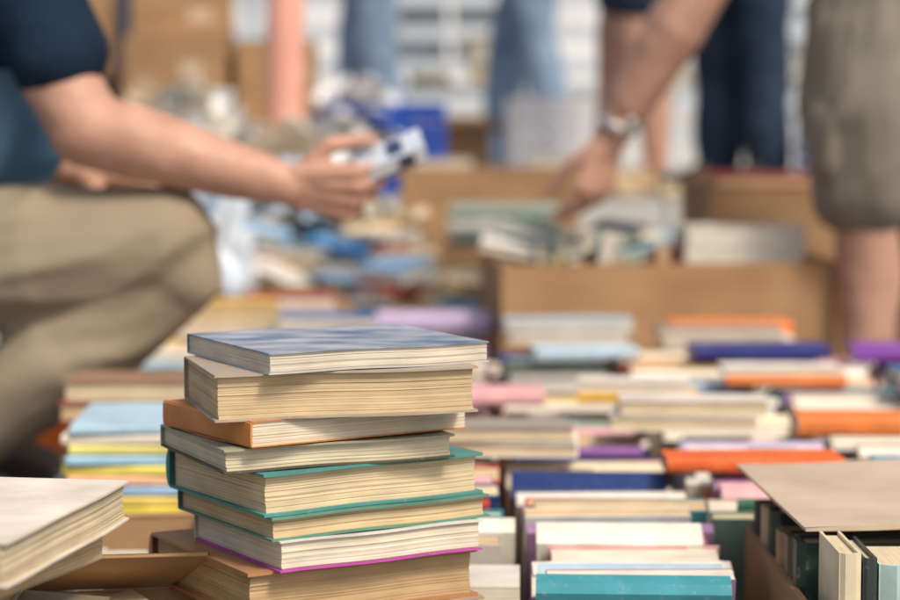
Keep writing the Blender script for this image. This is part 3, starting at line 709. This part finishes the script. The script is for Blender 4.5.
bd = empty('stone_building')
mb = MB(); box(mb, Matrix(), (-14, 14.4, 0), (14, 18, 7)); mb.build('walls', [M_WALL], bd)
mb = MB(); box(mb, Matrix(), (-14.1, 14.34, .0), (14.1, 14.397, .75)); box(mb, Matrix(), (-14.2, 14.2, 6.6), (14.2, 14.397, 6.9)); box(mb, Matrix(), (-14.1, 14.32, 3.7), (14.1, 14.397, 3.85))
mb.build('plinth_and_cornice', [M_STONE], bd, bevel=.02)
mb = MB(); mg = MB()
for i in range(-6, 7):
    for zc in (1.0, 4.2):
        xx = i * 2.1
        box(mg, Matrix(), (xx - .45, 14.38, zc), (xx + .45, 14.397, zc + 1.8))
        for (a, b, c, d) in ((-.55, -.45, 0, 1.8), (.45, .55, 0, 1.8), (-.55, .55, 1.8, 1.95), (-.6, .6, -.12, 0), (-.02, .02, 0, 1.8)):
            box(mb, Matrix(), (xx + a, 14.32, zc + c), (xx + b, 14.379, zc + d))
mb.build('window_frames', [M_WHITEP], bd); mg.build('window_glass', [M_GLASS], bd)

mb = MB()
for zc in (.52, .68, .84, 1.0, 1.16, 1.32, 1.48):
    box(mb, Matrix(), (-1.6, 10.0, zc), (3.0, 10.03, zc + .07))
for i in range(8): box(mb, Matrix(), (-1.6 + i * .64, 10.031, PZ), (-1.55 + i * .64, 10.09, 1.6))
mb.build('grey_slatted_fence', [M_FENCE], bevel=.004)
def stall(x, y, w, seed):
    e = empty('market_table'); mb = MB()
    box(mb, Matrix(), (x - w/2, y - .25, PZ + .34), (x + w/2, y + .25, PZ + .365))
    for a in (-1, 1):
        for b in (-1, 1): box(mb, Matrix(), (x + a * (w/2 - .04) - .015, y + b * .2 - .015, PZ), (x + a * (w/2 - .04) + .015, y + b * .2 + .015, PZ + .3399))
    mb.build('table', [M_FENCE], e, bevel=.003)
    mb = MB(); random.seed(seed); xx = x - w/2 + .09
    while xx < x + w/2 - .08:
        zz = PZ + .366
        for k in range(random.randint(1, 6)):
            T = random.uniform(.02, .04); book(mb, TR(xx, y - .08, zz, random.uniform(-25, 25)), .16, .12, T, jit(random.choice(MP)), random.choice(PG)); zz += T + .001
        xx += random.uniform(.17, .24)
    mb.build('books', BM, e)
stall(.10, 8.9, 1.0, 51); stall(1.35, 9.2, .9, 52); stall(-1.1, 9.3, .9, 53)

cardboard_box(-.72, 6.55, PZ, 2, .52, .36, .20, closed=True, tape=True)
cardboard_box(-.82, 6.55, PZ + .206, -3, .30, .33, .25, closed=True, tape=True)
cardboard_box(-.53, 6.6, PZ + .206, 3, .24, .30, .24, closed=True, tape=True)
cardboard_box(-.82, 6.6, PZ + .462, 4, .30, .28, .16, closed=True, tape=True)
cardboard_box(-1.25, 6.6, PZ, -8, .4, .36, .34, closed=True, tape=True)
cardboard_box(-1.22, 6.6, PZ+.346, 5, .36, .34, .3, closed=True, tape=True)
cardboard_box(-.02, 6.9, PZ, 8, .26, .26, .22, flaps=(20, 40, 30, 20), flap_len=.08)
def crate(x, y, z, sx, sy, sz, mat, name):
    mb = MB(); t = .006
    box(mb, Matrix(), (x - sx/2, y - sy/2, z), (x + sx/2, y + sy/2, z + t))
    for zc in range(5):
        za = z + t + zc * (sz - t) / 5; zb = za + (sz - t) / 5 * (.8 if zc < 4 else 1)
        for (a, b, c, d) in ((x - sx/2, y - sy/2, x + sx/2, y - sy/2 + t), (x - sx/2, y + sy/2 - t, x + sx/2, y + sy/2), (x - sx/2, y - sy/2 + t, x - sx/2 + t, y + sy/2 - t), (x + sx/2 - t, y - sy/2 + t, x + sx/2, y + sy/2 - t)):
            box(mb, Matrix(), (a, b, za), (c, d, zb))
    n = 7
    for i in range(n + 1):
        xx = x - sx/2 + (sx - .012) * i / n
        box(mb, Matrix(), (xx, y - sy/2 - .003, z), (xx + .012, y - sy/2 - .0005, z + sz)); box(mb, Matrix(), (xx, y + sy/2 + .0005, z), (xx + .012, y + sy/2 + .003, z + sz))
    mb.build(name, [mat])
crate(-.19, 6.12, PZ, .36, .26, .255, M_BLUEPL, 'blue_plastic_crate')
crate(.36, 6.75, PZ, .36, .28, .28, M_WHITEP, 'white_plastic_crate')
crate(1.20, 6.2, PZ, .34, .28, .22, M_BLUEPL, 'blue_plastic_crate')
e = empty('painted_post')
blob('post', [((-.435, 5.60, .02), .052, (-.425, 5.60, 2.3), .048)], .012, 2, [M_SALMON], e)
mb = MB(); box(mb, Matrix(), (-.53, 5.50, .001), (-.33, 5.70, .02)); mb.build('base_plate', [M_SALMON], e, bevel=.003)
mb = MB(); random.seed(6)
for gx in [-.02 + .17 * k for k in range(5)]:
    zz = PZ + .001
    for k in range(random.randint(1, 3)):
        T = random.uniform(.02, .04); book(mb, TR(gx, 6.0, zz, random.uniform(-20, 20)), .16, .12, T, jit(random.choice(MP)), random.choice(PG)); zz += T + .001
mb.build('pile_of_books', BM)
cardboard_box(.86, 5.4, 0, 3, .34, .3, .47, closed=True, mat=M_BLACK, name='black_storage_box')

# ------------------------------------------------------------------ camera, light
cam = bpy.data.cameras.new('Camera'); co = bpy.data.objects.new('Camera', cam); COL.objects.link(co)
co.location = (0, 0, .58); co.rotation_euler = (rad(90 - 4.57), 0, 0)
cam.lens = 85; cam.sensor_width = 36; cam.clip_end = 1000; cam.clip_start = .05
cam.dof.use_dof = True; cam.dof.focus_distance = 1.66; cam.dof.aperture_fstop = 3.7; cam.dof.aperture_blades = 9
scene.camera = co
sd = Vector((.50, -.66, 1.0)).normalized()
el = math.asin(sd.z); az = math.atan2(sd.x, sd.y)
w = bpy.data.worlds.new('World'); scene.world = w; w.use_nodes = True
nt = w.node_tree; bg = nt.nodes['Background']; sk = nt.nodes.new('ShaderNodeTexSky'); sk.sky_type = 'NISHITA'; sk.sun_disc = False
sk.sun_elevation = el; sk.sun_rotation = az; sk.air_density = 1.0; sk.dust_density = 5; sk.ozone_density = .3
nt.links.new(sk.outputs[0], bg.inputs[0]); bg.inputs[1].default_value = .142
sun = bpy.data.lights.new('sun', 'SUN'); sun.energy = 2.6; sun.angle = rad(12); sun.color = (1, .92, .80)
so = bpy.data.objects.new('sun', sun); COL.objects.link(so); so.rotation_euler = (-sd).to_track_quat('-Z', 'Y').to_euler()
scene.view_settings.view_transform = 'Standard'; scene.view_settings.look = 'None'; scene.view_settings.exposure = 0
